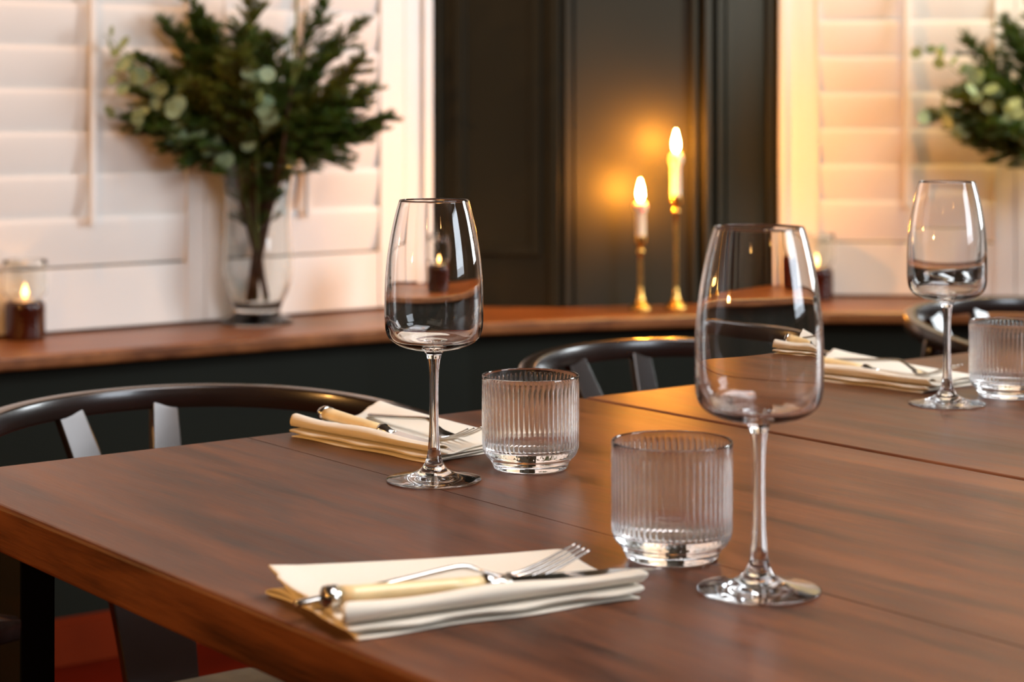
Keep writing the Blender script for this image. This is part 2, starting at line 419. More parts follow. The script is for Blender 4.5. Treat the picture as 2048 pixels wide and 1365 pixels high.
def shutter(p, dirv, xa, xb, la, lb, label, z0=LZ+0.006, z1=2.36, hinge=None, first=0.737, pitch=0.0885):
    """panel from xa to xb with louvres from la to lb (local x along the wall)"""
    cx = (xa+xb)/2; q = p + dirv*cx
    root = empty('shutter_panel', (q.x, q.y, z0), math.atan2(dirv.y, dirv.x))
    tag(root, label, 'window shutter', 'white louvred shutters in the bay')
    bm = bmesh.new(); y0, y1 = -0.030, -0.008
    zb = first - 0.004 - z0
    box(bm, xa-cx, la-cx, y0, y1, 0, z1-z0); box(bm, lb-cx, xb-cx, y0, y1, 0, z1-z0)
    box(bm, la-cx, lb-cx, y0+0.003, y1, 0, zb); box(bm, la-cx, lb-cx, y0+0.003, y1, z1-z0-0.07, z1-z0)
    box(bm, la-cx-0.006, la-cx, y0-0.003, y0, zb, z1-z0-0.07); box(bm, lb-cx, lb-cx+0.006, y0-0.003, y0, zb, z1-z0-0.07)
    o = frombm('panel_frame', bm, M['white'], root); md = o.modifiers.new('b', 'BEVEL'); md.width = 0.0015; md.segments = 2
    # louvre blades: closed, each bottom edge stands forward over the blade below
    verts, faces = [], []
    z = first - z0
    k = 0
    while z + 0.01 < z1 - z0 - 0.07:
        zt = min(z + pitch + 0.012, z1-z0-0.066)
        n = 10; prof = []
        for i in range(n+1):
            t = i/n; zz = z + 0.0005 + (zt-z)*t; yc = -0.0155 - 0.0125*t; th = 0.0042*math.sqrt(max(0, 1-(2*t-1)**2))+0.0004
            prof.append((yc-th, zz))
        for i in range(n, -1, -1):
            t = i/n; zz = z + 0.0005 + (zt-z)*t; yc = -0.0155 - 0.0125*t; th = 0.0042*math.sqrt(max(0, 1-(2*t-1)**2))+0.0004
            prof.append((min(yc+th, -0.0085), zz))
        b0 = len(verts); m_ = len(prof)
        for x in (la-cx+0.001, lb-cx-0.001):
            for (yy, zz) in prof: verts.append((x, yy, zz))
        for i in range(m_):
            j = (i+1) % m_; faces.append((b0+i, b0+j, b0+m_+j, b0+m_+i))
        faces.append(tuple(range(b0, b0+m_))); faces.append(tuple(range(b0+2*m_-1, b0+m_-1, -1)))
        z += pitch; k += 1
    lo = newmesh('louvers', verts, faces, M['white'], root, smooth=False)
    bm = bmesh.new(); rx = (la+lb)/2 - cx
    box(bm, rx-0.007, rx+0.007, -0.050, -0.039, 0.822-z0, z1-z0-0.12); 
    o = frombm('tilt_rod', bm, M['white'], root); md = o.modifiers.new('b', 'BEVEL'); md.width = 0.002; md.segments = 2
    return root
# left window: local x runs along U, 0 at A1
wl = lambda k: k - 0.1294
casing('window_1', A1, U, 1, -3.0, -0.002, lw=0.06, rw=0.075)
shutter(A1, U, wl(-0.466), wl(0.052), wl(-0.416), wl(-0.016), 'white louvred shutter panel behind the tall glass vase, nearest the dark corner')
shutter(A1, U, wl(-1.012), wl(-0.468), wl(-0.96), wl(-0.511), 'white louvred shutter panel left of the vase, beside the left candle')
shutter(A1, U, wl(-1.520), wl(-1.014), wl(-1.47), wl(-1.064), 'white louvred shutter panel cut off by the left edge of the photo')
casing('window_2', W1, DC, 1, 0.002, 2.2, lw=0.055, rw=0.055)
wr = lambda k: k + 0.1166
shutter(W1, DC, wr(-0.060), wr(0.455), wr(-0.016), wr(0.406), 'white louvred shutter panel lit yellow, right of the tall candlesticks')
shutter(W1, DC, wr(0.457), wr(0.960), wr(0.507), wr(0.910), 'white louvred shutter panel behind the greenery at the right edge')

# ------------------------------------------------------------------ tables
def table(s0, s1, label, joints, tlen=1.25, legs=True):
    o_ = st(s0, 0, 0); root = empty('dining_table', o_, ANG); tag(root, label, 'table', 'dark wood tables pushed together')
    wd = s1 - s0
    edges = [0] + [j - s0 for j in joints] + [wd]
    bm = bmesh.new(); g = 0.0006
    for i, (a, b_) in enumerate(zip(edges[:-1], edges[1:])):
        x0 = a + (g if i else 0); x1 = b_ - (g if i < len(edges)-2 else 0)
        b2 = bmesh.new(); box(b2, x0, x1, -tlen, 0, TZ-0.038, TZ)
        def inner_(e): 
            m_ = (e.verts[0].co.x + e.verts[1].co.x)/2
            return (abs(m_-x0) < 1e-5 and i > 0) or (abs(m_-x1) < 1e-5 and i < len(edges)-2)
        sel = [e for e in b2.edges if not inner_(e)]; 
        bmesh.ops.bevel(b2, geom=sel, offset=0.0035, segments=3, profile=0.5, affect='EDGES')
        me = bpy.data.meshes.new('tmp'); b2.to_mesh(me); b2.free(); bm.from_mesh(me); bpy.data.meshes.remove(me)
    top = frombm('tabletop', bm, M['table'], root)
    for sx in (0, 1):
        for ty in (0, 1):
            x = 0.020 if sx == 0 else wd-0.020-0.03
            y = -0.151 if ty == 0 else -tlen+0.09
            bm = bmesh.new(); box(bm, x, x+0.03, y, y+0.075, 0, TZ-0.0385)
            frombm('leg', bm, M['steel'], root, bevel=0.002)
    for (ya, yb) in ((-0.130, -0.100), (-tlen+0.10, -tlen+0.13)):
        bm = bmesh.new(); box(bm, 0.0505, wd-0.0505, ya, yb, TZ-0.06, TZ-0.0388); frombm('cross_rail', bm, M['steel'], root)
    return root
table(0.0, 0.722, 'nearest dark wooden table with a plank joint, three place settings worth of glasses on it', [0.31])
table(0.7265, 1.4485, 'second dark wooden table, beyond the seam, with candle glow on its corner', [1.08])
table(1.453, 2.175, 'third dark wooden table, at the right edge behind the last tumbler', [1.80])

# ------------------------------------------------------------------ chairs
def make_chair():
    root = empty('dining_chair')
    # hoop: local y forward (towards the table), apex at y=0
    Rr = 0.262; pts = []
    def zc(y): return 0.741 - 0.050*min(1, (y/0.40))**1.3 if y > 0 else 0.741
    fw = [(0.250, 0.43), (0.258, 0.36), (0.2615, 0.30)]
    for (x, y) in fw: pts.append((-x, y))
    for k in range(0, 33):
        th = -math.pi/2 + math.pi*k/32
        pts.append((Rr*math.sin(th), Rr - Rr*math.cos(th)))
    for (x, y) in reversed(fw): pts.append((x, y))
    P = [Vector((x, y, zc(y))) for (x, y) in pts]
    P = cr(P, 3)
    n = len(P); rad = []
    for i in range(n):
        e = min(i, n-1-i)/6.0
        f = 1.0 if e >= 1 else max(0.40, (1-(1-e)**2)**0.5)
        e = min(i, n-1-i)/2.0; f = 1.0 if e >= 1 else 0.55+0.45*math.sin(e*math.pi/2)
        a = P[i].y/0.43
        rad.append(((0.0105 + 0.010*max(0, a-0.5))*f, (0.0122 + 0.001*a)*f))
    v, f = tube(P, rad, 16, flat=True)
    newmesh('arm_hoop', v, f, M['chair'], root)
    # Y-shaped back splat leaning forward to the seat
    def lean(z): t = (0.742-z)/0.31; return 0.004 + 0.118*t + 0.012*math.sin(math.pi*t)
    def halfout(z):
        t = (0.742-z)/0.31; return 0.074 - 0.034*t - 0.006*math.sin(math.pi*t)
    zs = [0.738 - 0.31*i/24 for i in range(25)]
    zj = 0.578
    def inner(z):
        t = (z-zj)/(0.742-zj); return max(0.0, halfout(z) - 0.031 - 0.01*(1-t)) * min(1, (t*6))**0.6
    zs = sorted(set([round(z, 5) for z in zs if abs(z-zj) > 0.004] + [zj]), reverse=True)
    verts, faces, prev = [], [], None
    for z in zs:
        y = lean(z); h_ = halfout(z)
        xs = [-h_, -inner(z), inner(z), h_] if z > zj else [-h_, 0.0, h_]
        row = []
        for x in xs: row.append(len(verts)); verts.append((x, y, z))
        if z <= zj: row = [row[0], row[1], row[1], row[2]]
        if prev:
            for p_, q_ in ((0, 1), (2, 3)): faces.append((prev[p_], prev[q_], row[q_], row[p_]))
        prev = row
    o = newmesh('splat', verts, faces, M['chair'], root, smooth=True)
    md = o.modifiers.new('thick', 'SOLIDIFY'); md.thickness = 0.013; md.offset = 0
    md = o.modifiers.new('b', 'BEVEL'); md.width = 0.0022; md.segments = 2; md.limit_method = 'ANGLE'
    try: o.data.shade_smooth()
    except Exception: pass
    md = o.modifiers.new('wn', 'WEIGHTED_NORMAL')
    # legs
    for sgn in (-1, 1):
        v, f = tube(cr([(sgn*0.235, 0.045, 0), (sgn*0.232, 0.075, 0.25), (sgn*0.232, 0.115, 0.44), (sgn*0.240, 0.150, 0.62), (sgn*0.2425, 0.168, 0.722)], 5),
                    [0.013 + 0.005*math.sin(math.pi*i/20) for i in range(21)], 12)
        newmesh('leg', v, f, M['chair'], root)
        v, f = tube(cr([(sgn*0.265, 0.50, 0), (sgn*0.255, 0.485, 0.25), (sgn*0.248, 0.475, 0.452)], 6), [0.0125 + 0.006*i/12 for i in range(13)], 12)
        newmesh('leg', v, f, M['chair'], root)
    # seat frame and pad
    def seat_out(g, dz):
        out = []
        for k in range(48):
            th = 2*math.pi*k/48; c_, s_ = math.cos(th), math.sin(th)
            e = 0.55
            x = math.copysign(abs(c_)**e, c_)*(0.245-g); y = math.copysign(abs(s_)**e, s_)*(0.200-g)
            x *= 0.90 + 0.10*(y/0.2+1)/2*1.0
            out.append((x, y + 0.325, dz))
        return out
    def stack(rings, name, m, par):
        verts = [p for r_ in rings for p in r_]; n_ = 48; faces = []
        for i in range(len(rings)-1):
            for k in range(n_): faces.append((i*n_+k, i*n_+(k+1)%n_, (i+1)*n_+(k+1)%n_, (i+1)*n_+k))
        faces.append(tuple(range(n_))); faces.append(tuple(reversed(range((len(rings)-1)*n_, len(rings)*n_))))
        return newmesh(name, verts, faces, m, par)
    stack([seat_out(0.004, 0.405), seat_out(0, 0.41), seat_out(0, 0.440), seat_out(0.006, 0.446)], 'seat_frame', M['chair'], root)
    stack([seat_out(0.012, 0.447), seat_out(0.008, 0.452), seat_out(0.010, 0.462), seat_out(0.03, 0.469), seat_out(0.10, 0.471)], 'seat', M['seat'], root)
    for sgn in (-1, 1):
        v, f = tube([(sgn*0.233, 0.075, 0.22), (sgn*0.245, 0.28, 0.225), (sgn*0.257, 0.487, 0.23)], [0.008, 0.010, 0.008], 10)
        newmesh('stretcher', v, f, M['chair'], root)
    return root
CH = make_chair()
spots = [  # s, t of apex, heading, label
    (0.340, -0.345, 0, 'dark lacquered hoop-back chair nearest on the left, at the far side of the table'),
    (1.048, -0.350, 0, 'dark lacquered hoop-back chair in the middle, behind the ribbed tumblers'),
    (1.860, -0.440, 0, 'dark lacquered hoop-back chair at the right edge, behind the farthest wine glass'),
    (-0.475, 0.548, 1, 'dark chair at the table head, only its arm end showing at the left edge'),
]
for i, (s, t, hd, lab) in enumerate(spots):
    c = CH if i == 0 else copy_tree(CH)
    c.location = st(s, t, 0)
    fwd = V if hd == 0 else U                      # local +y
    c.rotation_euler = (0, 0, math.atan2(fwd.y, fwd.x) - math.pi/2)
    tag(c, lab, 'chair', 'dark hoop-back chairs around the tables')

# ------------------------------------------------------------------ wine glasses
def densify(prof, n=5): return [(max(0.0, p.x), p.y) for p in cr([Vector((r, z)) for r, z in prof], n)]
def make_wineglass():
    root = empty('wine_glass')
    foot = [(0.0, 0.0), (0.012, 0.0), (0.026, 0.0), (0.0375, 0.0)] + [(0.0393, 0.0003), (0.0397, 0.0010), (0.0390, 0.0018)] + \
           [(0.034, 0.0028), (0.026, 0.0042), (0.018, 0.0062), (0.0120, 0.0092), (0.0084, 0.0135), (0.0063, 0.0190), (0.0052, 0.0260)]
    f2 = [(0, 0)] + densify(foot[1:4], 2) + densify(foot[3:], 5)[1:]
    lathe('foot', f2, M['glass'], root, 96)
    stem = [(0.0052, 0.0260), (0.0044, 0.0360), (0.0039, 0.0500), (0.0037, 0.0680), (0.0039, 0.0850), (0.0047, 0.0960), (0.0056, 0.1020)]
    lathe('stem', densify(stem, 6), M['glass'], root, 64)
    bowl_o = [(0.0056, 0.1020), (0.0070, 0.1062), (0.0105, 0.1086), (0.0200, 0.1100), (0.0290, 0.1128), (0.0360, 0.1172), (0.0398, 0.1235), (0.0412, 0.1330), (0.0414, 0.1480),
              (0.0409, 0.1670), (0.0391, 0.1867), (0.0360, 0.2060), (0.0322, 0.2230), (0.0291, 0.2340)]
    bowl_i = [(0.0283, 0.2340), (0.0313, 0.2230), (0.03495, 0.2060), (0.0379, 0.1867), (0.0394, 0.1670), (0.0395, 0.1480), (0.0388, 0.1345), (0.0369, 0.1258),
              (0.0330, 0.1196), (0.0260, 0.1162), (0.0160, 0.1146), (0.0060, 0.1140), (0.0, 0.1139)]
    po = densify(bowl_o, 6); pi_ = densify(bowl_i, 6)
    rim = [(0.0290, 0.23435), (0.0287, 0.2345), (0.0284, 0.23435)]
    b = lathe('bowl', po + rim + pi_, M['glass'], root, 128)
    return root
WG = make_wineglass()
G = [((868, 962), 'clear empty wine glass standing in focus near the middle of the nearest table'),
     ((1518, 1183), 'largest clear wine glass, in front at the right of the ribbed tumbler'),
     ((1894, 809), 'farthest clear wine glass, at the right edge in front of the yellow shutter')]
def tab(px, py, z=TZ):
    d = (CAMZ-z)*F/(py-220); return Vector(((px-1024)/F*d, d, z))
for i, ((px, py), lab) in enumerate(G):
    g = WG if i == 0 else copy_tree(WG)
    g.location = tab(px, py) + Vector((0, 0, 0.0004)); g.rotation_euler = (0, 0, 0.7*i)
    tag(g, lab, 'wine glass', 'clear stemmed wine glasses')

# ------------------------------------------------------------------ ribbed tumblers
def make_tumbler():
    NR = 56; seg = NR*8
    outer = [(0.0, 0.0012), (0.015, 0.0010), (0.0225, 0.0004), (0.0250, 0.0), (0.0305, 0.0002), (0.0320, 0.0010), (0.0330, 0.0035), (0.0345, 0.0066), (0.0366, 0.0090), (0.0392, 0.0118), (0.0410, 0.0155), (0.0419, 0.0205), (0.0420, 0.0280), (0.0421, 0.0400), (0.0421, 0.0600), (0.0420, 0.0800)]
    inner = [(0.04105, 0.0800), (0.0408, 0.0760), (0.0404, 0.0700), (0.0399, 0.0500), (0.0396, 0.0300), (0.0388, 0.0225), (0.0362, 0.0186), (0.0300, 0.0168), (0.0180, 0.0160), (0.0060, 0.0157), (0.0, 0.0157)]
    po = [(0, 0.0012)] + densify(outer[1:], 5); rim = [(0.0418, 0.0806), (0.04155, 0.0809), (0.0413, 0.0806)]
    pi_ = densify(inner, 7); prof = po + rim + pi_
    ni = len(po) + len(rim)
    def sm(a, b_, x):
        t = min(1, max(0, (x-a)/(b_-a))); return t*t*(3-2*t)
    def fn(r, z, th, idx):
        if idx >= ni and r > 0.02:
            k = sm(0.0785, 0.070, z) * sm(0.022, 0.033, r)
            return r + 0.0010*k*(abs(math.cos(th*NR/2)) - 0.62)
        if idx < len(po) and 0.010 < z < 0.074 and r > 0.030:
            k = sm(0.012, 0.018, z) * sm(0.073, 0.066, z)
            return r - 0.0003*k*(1-abs(math.cos(th*NR/2)))
        return r
    o = lathe('ribbed_tumbler', prof, M['glass'], None, seg, fn)
    return o
TB = make_tumbler()
T = [((1061, 937), 'short ribbed glass tumbler beside the in-focus wine glass'),
     ((1344, 1116), 'nearest short ribbed glass tumbler, left of the largest wine glass'),
     ((2017, 793), 'short ribbed glass tumbler cut off by the right edge')]
for i, ((px, py), lab) in enumerate(T):
    o = TB if i == 0 else TB.copy()
    if i: COL.objects.link(o)
    o.location = tab(px, py) + Vector((0, 0, 0.0004)); o.rotation_euler = (0, 0, 0.03*i)
    tag(o, lab, 'tumbler', 'ribbed glass tumblers')

# ------------------------------------------------------------------ napkins
def make_napkin(seed, flare=1.0):
    rnd = random.Random(seed); NA = 70; rows = []
    ph = [rnd.uniform(0, 6.28) for _ in range(12)]
    for i in range(NA+1):
        a = -0.100 + 0.200*i/NA; q = i/NA
        e = (1-q)                                     # 1 at the handle end
        open_ = 0.55 + 0.45*e
        hr = 0.0200 + 0.0012*math.sin(5*a*10+ph[0]) - 0.004*q      # roll height
        hf = 0.0190*e**1.6 + 0.0085*(1-e**1.6)                     # far loop height
        w1 = 0.0012*math.sin(60*a+ph[1]); w2 = 0.0012*math.sin(75*a+ph[2]); w3 = 0.0010*math.sin(90*a+ph[3])
        far = 0.058 - 0.010*q**2
        w1 *= 1.8; w3 *= 2.0
        c = [(-0.066+w1, 0.0008), (-0.030, 0.0008), (0.030, 0.0008), (far-0.004+w2, 0.0010), (far+w2*0.5, 0.0026), (far-0.006, 0.0038), (0.020, 0.0034),
             (-0.040, 0.0034), (-0.0610+w3, 0.0038), (-0.0650+w3, 0.0052), (-0.060, 0.0064), (-0.020, 0.0058), (0.030, 0.0058), (far-0.006, 0.0060),
             (far+0.001, 0.0066+(hf-0.0066)*0.45), (far-0.004, hf), (far-0.018, hf-0.003*e*e), (0.018, 0.0095-0.0008*e+0.0008*math.sin(30*a+ph[4])), (-0.012, 0.0080), (-0.038, 0.0074), (-0.052, 0.0080),
             (-0.0595, 0.0098), (-0.0630, 0.0140), (-0.0615, hr-0.0012), (-0.0570, hr), (-0.0520, hr-0.0018), (-0.0500, hr-0.0045)]
        pts = cr([Vector((b_, z)) for (b_, z) in c], 4)
        n = len(pts)
        row = []
        for k, p in enumerate(pts):
            u_ = k/(n-1)
            # ends of the layers do not line up
            aa = a + (e-0.5)*2*(0.004*math.sin(9*u_*3.1+ph[5]) + 0.002*math.sin(40*u_+ph[6]))
            if u_ > 0.62: aa += 0.006*(q)*(u_-0.62)/0.38 - 0.003*e
            z = p.y
            if e > 0.9 and 0.55 < u_ < 0.80: z += 0.002*math.sin((u_-0.55)/0.25*math.pi)*(e-0.9)*10*flare
            row.append((aa, p.x, max(z, 0.0007)))
        rows.append(row)
    m_ = len(rows[0]); verts = [v for r_ in rows for v in r_]; faces = []
    for i in range(NA):
        for k in range(m_-1): faces.append((i*m_+k, i*m_+k+1, (i+1)*m_+k+1, (i+1)*m_+k))
    o = newmesh('folded_napkin', verts, faces, M['linen'], None)
    md = o.modifiers.new('thick', 'SOLIDIFY'); md.thickness = 0.0011; md.offset = 0
    return o
# ------------------------------------------------------------------ cutlery
def make_knife():
    root = empty('table_knife')
    # local x along the knife, butt at x=0, tip at x=0.226
    def loft(secs, name, m, seg=20, smooth=True):
        v, f = [], []; base = None
        for (x, y, z, ry, rz) in secs:
            ring = []
            for k in range(seg):
                th = 2*math.pi*k/seg; ring.append(len(v)); v.append((x, y+ry*math.cos(th), z+rz*math.sin(th)))
            if base:
                for k in range(seg): f.append((base[k], base[(k+1)%seg], ring[(k+1)%seg], ring[k]))
            else: f.append(tuple(reversed(ring)))
            base = ring
        f.append(tuple(base)); return newmesh(name, v, f, m, root, smooth)
    loft([(0.000, 0, 0, 0.0068, 0.0058), (0.0006, 0, 0, 0.0078, 0.0066), (0.004, 0, 0, 0.0084, 0.0070), (0.0085, 0, 0, 0.0082, 0.0068)], 'end_cap', M['silver'])
    loft([(0.0086, 0, 0, 0.0078, 0.0060), (0.020, 0, 0, 0.0072, 0.0056), (0.050, 0, 0, 0.0064, 0.0051), (0.080, 0, 0, 0.0057, 0.0047), (0.1035, 0, 0, 0.0052, 0.0044)], 'handle', M['ivory'])
    loft([(0.1036, 0, 0, 0.0060, 0.0054), (0.107, 0, 0, 0.0063, 0.0056), (0.110, 0, 0, 0.0052, 0.0044), (0.116, 0, 0, 0.0046, 0.0028), (0.122, 0, 0, 0.0052, 0.0014)], 'collar', M['silver'])
    v, f = [], []; N_ = 26
    for i in range(N_+1):
        t = i/N_; x = 0.120 + 0.106*t
        top = 0.0060 - 0.0015*t*t; bot = -0.0058 - 0.0030*math.sin(math.pi*min(1, t*1.1))*0.6
        if t > 0.7:
            q = (t-0.7)/0.3; top = top*(1-q) + (-0.004)*q; bot = bot*(1-q*q) + (-0.0042)*q*q
        th = 0.0010*(1-0.6*t)
        b0 = len(v); v += [(x, top, th*0.7), (x, bot, 0.0001), (x, bot, -0.0001), (x, top, -th*0.7)]
        if i:
            for k in range(4): f.append((b0-4+k, b0-4+(k+1)%4, b0+(k+1)%4, b0+k))
    f.append((0, 1, 2, 3)); f.append(tuple(range(len(v)-1, len(v)-5, -1)))
    newmesh('blade', v, f, M['silver'], root, smooth=False)
    return root
def make_fork():
    """local x along the fork, handle end x=0; length 0.197; one continuous piece of steel"""
    zp = cr([Vector((x, z)) for x, z in ((0, 0.0), (0.03, 0.0030), (0.07, 0.0070), (0.100, 0.0104), (0.114, 0.0104), (0.130, 0.0045), (0.143, 0.0006), (0.154, 0.0002), (0.170, 0.0045), (0.186, 0.0105), (0.197, 0.0150))], 6)
    def zat(x):
        for a, b_ in zip(zp[:-1], zp[1:]):
            if a.x <= x <= b_.x + 1e-9: return a.y + (b_.y-a.y)*(x-a.x)/max(1e-9, b_.x-a.x)
        return zp[-1].y
    wp = [(0, 0.0030), (0.004, 0.0042), (0.04, 0.0036), (0.09, 0.0026), (0.120, 0.0024), (0.132, 0.0040), (0.142, 0.0100), (0.150, 0.0122)]
    def wat(x):
        for a, b_ in zip(wp[:-1], wp[1:]):
            if a[0] <= x <= b_[0]: 
                t = (x-a[0])/(b_[0]-a[0]); return a[1] + (b_[1]-a[1])*t*t*(3-2*t)
        return wp[-1][1]
    v, f = [], []
    def strip(xs, yf, hw, th):
        base = None
        for x in xs:
            y, w_, t_ = yf(x), hw(x), th(x); z = zat(x); ring = []
            for (dy, dz) in ((-w_, 0), (-w_*0.75, t_*0.7), (0, t_), (w_*0.75, t_*0.7), (w_, 0), (w_*0.75, -t_*0.7), (0, -t_), (-w_*0.75, -t_*0.7)):
                ring.append(len(v)); v.append((x, y+dy, z+dz))
            if base:
                for k in range(8): f.append((base[k], base[(k+1)%8], ring[(k+1)%8], ring[k]))
            else: f.append(tuple(reversed(ring)))
            base = ring
        f.append(tuple(base))
    strip([0.150*i/50 for i in range(51)], lambda x: 0, wat, lambda x: 0.0013 if x > 0.12 else 0.0019)
    for k in range(4):
        yc = -0.0105 + 0.0070*k
        strip([0.147 + 0.050*i/18 for i in range(19)], lambda x, yc=yc: yc*(1-0.06*(x-0.147)/0.05), lambda x: 0.0017*(1-0.45*max(0, (x-0.165)/0.032)), lambda x: 0.0011*(1-0.4*max(0, (x-0.165)/0.032)))
    return newmesh('dinner_fork', v, f, M['silver'], None)

NK = [make_napkin(3), None, None]
KN = make_knife(); FK = make_fork()
place = [  # centre, axis angle, knife (a0,b0,a1,b1,z0,z1), fork (a0,b0,a1,b1,z), words
    (Vector((-0.037, 1.228)), R(29), (-0.104, -0.031, 0.128, -0.053, 0.0185, 0.0150), (-0.114, -0.012, 0.083, -0.022, 0.0115, R(0)), 'nearest', 'folded in front of the ribbed tumbler'),
    (Vector((-0.094, 1.800)), R(-45), (-0.102, -0.022, 0.122, -0.055, 0.0180, 0.0130), (-0.085, 0.022, 0.108, -0.018, 0.0125, R(0)), 'middle', 'behind the in-focus wine glass'),
    (Vector((0.427, 2.217)), R(-45), (-0.102, -0.022, 0.122, -0.055, 0.0180, 0.0130), (-0.085, 0.022, 0.108, -0.018, 0.0125, R(0)), 'farthest', 'beside the farthest wine glass'),
]
for i, (c, ang, kn, fk, w1, w2) in enumerate(place):
    if i == 0: nk = NK[0]
    else: nk = NK[0].copy(); COL.objects.link(nk)
    if i == 1:
        bpy.data.objects.remove(nk); nk = make_napkin(8, 1.5)
        NK[1] = nk
    if i == 2:
        nk.data = NK[1].data
    nk.location = (c.x, c.y, TZ+0.0002); nk.rotation_euler = (0, 0, ang)
    tag(nk, {'nearest': 'cream linen napkin folded around cutlery at the front of the nearest table',
             'middle': 'cream linen napkin overhanging the far table edge behind the in-focus wine glass',
             'farthest': 'cream linen napkin with cutlery behind the farthest wine glass'}[w1], 'napkin', 'cream napkins with cutlery')
    ca, sa = math.cos(ang), math.sin(ang)
    def wp_(a, b_, z): return Vector((c.x + a*ca - b_*sa, c.y + a*sa + b_*ca, TZ + z))
    k = KN if i == 0 else copy_tree(KN)
    p, q = wp_(kn[0], kn[1], kn[4]), wp_(kn[2], kn[3], kn[5]); d = q-p
    k.location = p; k.rotation_euler = (0, math.atan2(-d.z, math.hypot(d.x, d.y)), math.atan2(d.y, d.x))
    tag(k, {'nearest': 'ivory-handled table knife with steel end cap on the nearest napkin',
            'middle': 'ivory-handled table knife on the napkin behind the in-focus wine glass',
            'farthest': 'ivory-handled table knife on the napkin farthest from view'}[w1], 'knife', 'ivory-handled knives')
    f_ = FK if i == 0 else FK.copy()
    if i: COL.objects.link(f_)
    p, q = wp_(fk[0], fk[1], fk[4]), wp_(fk[2], fk[3], fk[4]); d = q-p
    f_.location = p; f_.rotation_euler = (fk[5], 0, math.atan2(d.y, d.x))
    tag(f_, {'nearest': 'steel fork with raised tines on the nearest napkin',
             'middle': 'steel fork lying on the napkin behind the in-focus wine glass',
             'farthest': 'steel fork lying on the napkin farthest from view'}[w1], 'fork', 'steel forks')

# ------------------------------------------------------------------ candles on the ledge
def ledge_pt(px, py): return tab(px, py, LZ)
def flame_mesh(name, parent, z, h, r, m):
    prof = [(0, 0), (0.55*r, 0.06*h), (0.92*r, 0.2*h), (r, 0.34*h), (0.86*r, 0.52*h), (0.58*r, 0.7*h), (0.27*r, 0.87*h), (0, h)]
    p = [(0, 0)] + densify(prof, 3)[1:]
    o = lathe(name, p, m, parent, 20); o.location = (0, 0, z); return o
def make_candlestick(loc, hs, name_lab, cand_lab, hc, fh):
    root = empty('candlestick', loc); tag(root, name_lab, 'candlestick', 'brass candlesticks')
    lathe('base', [(0, 0.0005), (0.0265, 0.0005), (0.0275, 0.002), (0.027, 0.004)] + densify([(0.0265, 0.005), (0.021, 0.010), (0.0135, 0.017), (0.0085, 0.028), (0.0062, 0.042)], 4), M['brass'], root, 40)
    st_ = [(0.0062, 0.042), (0.0050, 0.055), (0.0046, hs*0.5), (0.0048, hs-0.045)]
    lathe('stem', densify(st_, 4) + densify([(0.0048, hs-0.045), (0.0085, hs-0.042), (0.0095, hs-0.037), (0.0085, hs-0.032), (0.0052, hs-0.029)], 3)[1:], M['brass'], root, 24)
    lathe('cup', densify([(0.0052, hs-0.029), (0.0075, hs-0.024), (0.0125, hs-0.018), (0.0135, hs-0.008), (0.0140, hs)], 3) + [(0.0126, hs), (0.0120, hs-0.012), (0, hs-0.014)], M['brass'], root, 32)
    c = empty('taper_candle', (loc[0], loc[1], loc[2]+hs-0.0138)); tag(c, cand_lab, 'candle', 'lit taper candles')
    rc = 0.0112; z1 = hc + 0.0138
    def fn(r, z, th, i): return r*(1 + 0.05*math.sin(3*th + z*60) + (0.09*math.sin(5*th+1) if z > z1*0.72 else 0))
    lathe('candle_body', densify([(rc, 0.0005), (rc, z1*0.3), (rc*0.98, z1*0.6), (rc*1.02, z1*0.72), (rc*1.28, z1*0.80), (rc*1.38, z1*0.88), (rc*1.22, z1*0.96), (rc*0.9, z1)], 4) + [(rc*0.5, z1-0.002), (0, z1-0.003)], M['wax'], c, 28, fn)
    v, f = tube([(0, 0, z1-0.003), (0.0005, 0, z1+0.004), (0.0015, 0, z1+0.009)], 0.0009, 6); newmesh('wick', v, f, M['wick'], c)
    flame_mesh('flame', c, z1+0.003, fh, 0.0078, M['flame'])
ps = ledge_pt(1281, 619); make_candlestick(ps, 0.170, 'shorter brass candlestick on the ledge, left of the pair', 'lit white taper candle in the shorter brass candlestick', 0.078, 0.050)
ps = ledge_pt(1352, 617); make_candlestick(ps, 0.262, 'taller brass candlestick on the ledge, right of the pair', 'lit white taper candle in the taller brass candlestick', 0.098, 0.052)

def make_votive():
    root = empty('candle_holder')
    lathe('base', [(0, 0.0005), (0.034, 0.0005)] + densify([(0.038, 0.002), (0.0395, 0.008), (0.0400, 0.040), (0.0398, 0.066), (0.0375, 0.0735), (0.0335, 0.0775)], 4) + [(0.0300, 0.0775), (0.0290, 0.070), (0.0, 0.069)], M['amber'], root, 48)
    lathe('chimney', densify([(0.0322, 0.0780), (0.0345, 0.0830), (0.0400, 0.0890), (0.0432, 0.0960), (0.0438, 0.120), (0.0438, 0.158)], 4) + [(0.0431, 0.1588), (0.0424, 0.158)] + densify([(0.0424, 0.158), (0.0424, 0.120), (0.0418, 0.0970), (0.0388, 0.0905), (0.0335, 0.0848), (0.0308, 0.0800), (0.0308, 0.0780)], 4)[1:] + [(0.0322, 0.0780)], M['vglass'], root, 64)
    c = empty('tealight_candle')
    lathe('candle_body', [(0, 0.0005), (0.020, 0.0005), (0.0205, 0.002), (0.0205, 0.010), (0.0190, 0.0118), (0.0, 0.0105)], M['wax'], c, 32)
    v, f = tube([(0, 0, 0.010), (0.0004, 0, 0.015), (0.001, 0, 0.019)], 0.0008, 6); newmesh('wick', v, f, M['wick'], c)
    flame_mesh('flame', c, 0.014, 0.028, 0.0062, M['tflame'])
    return root, c
vt, vc = make_votive()
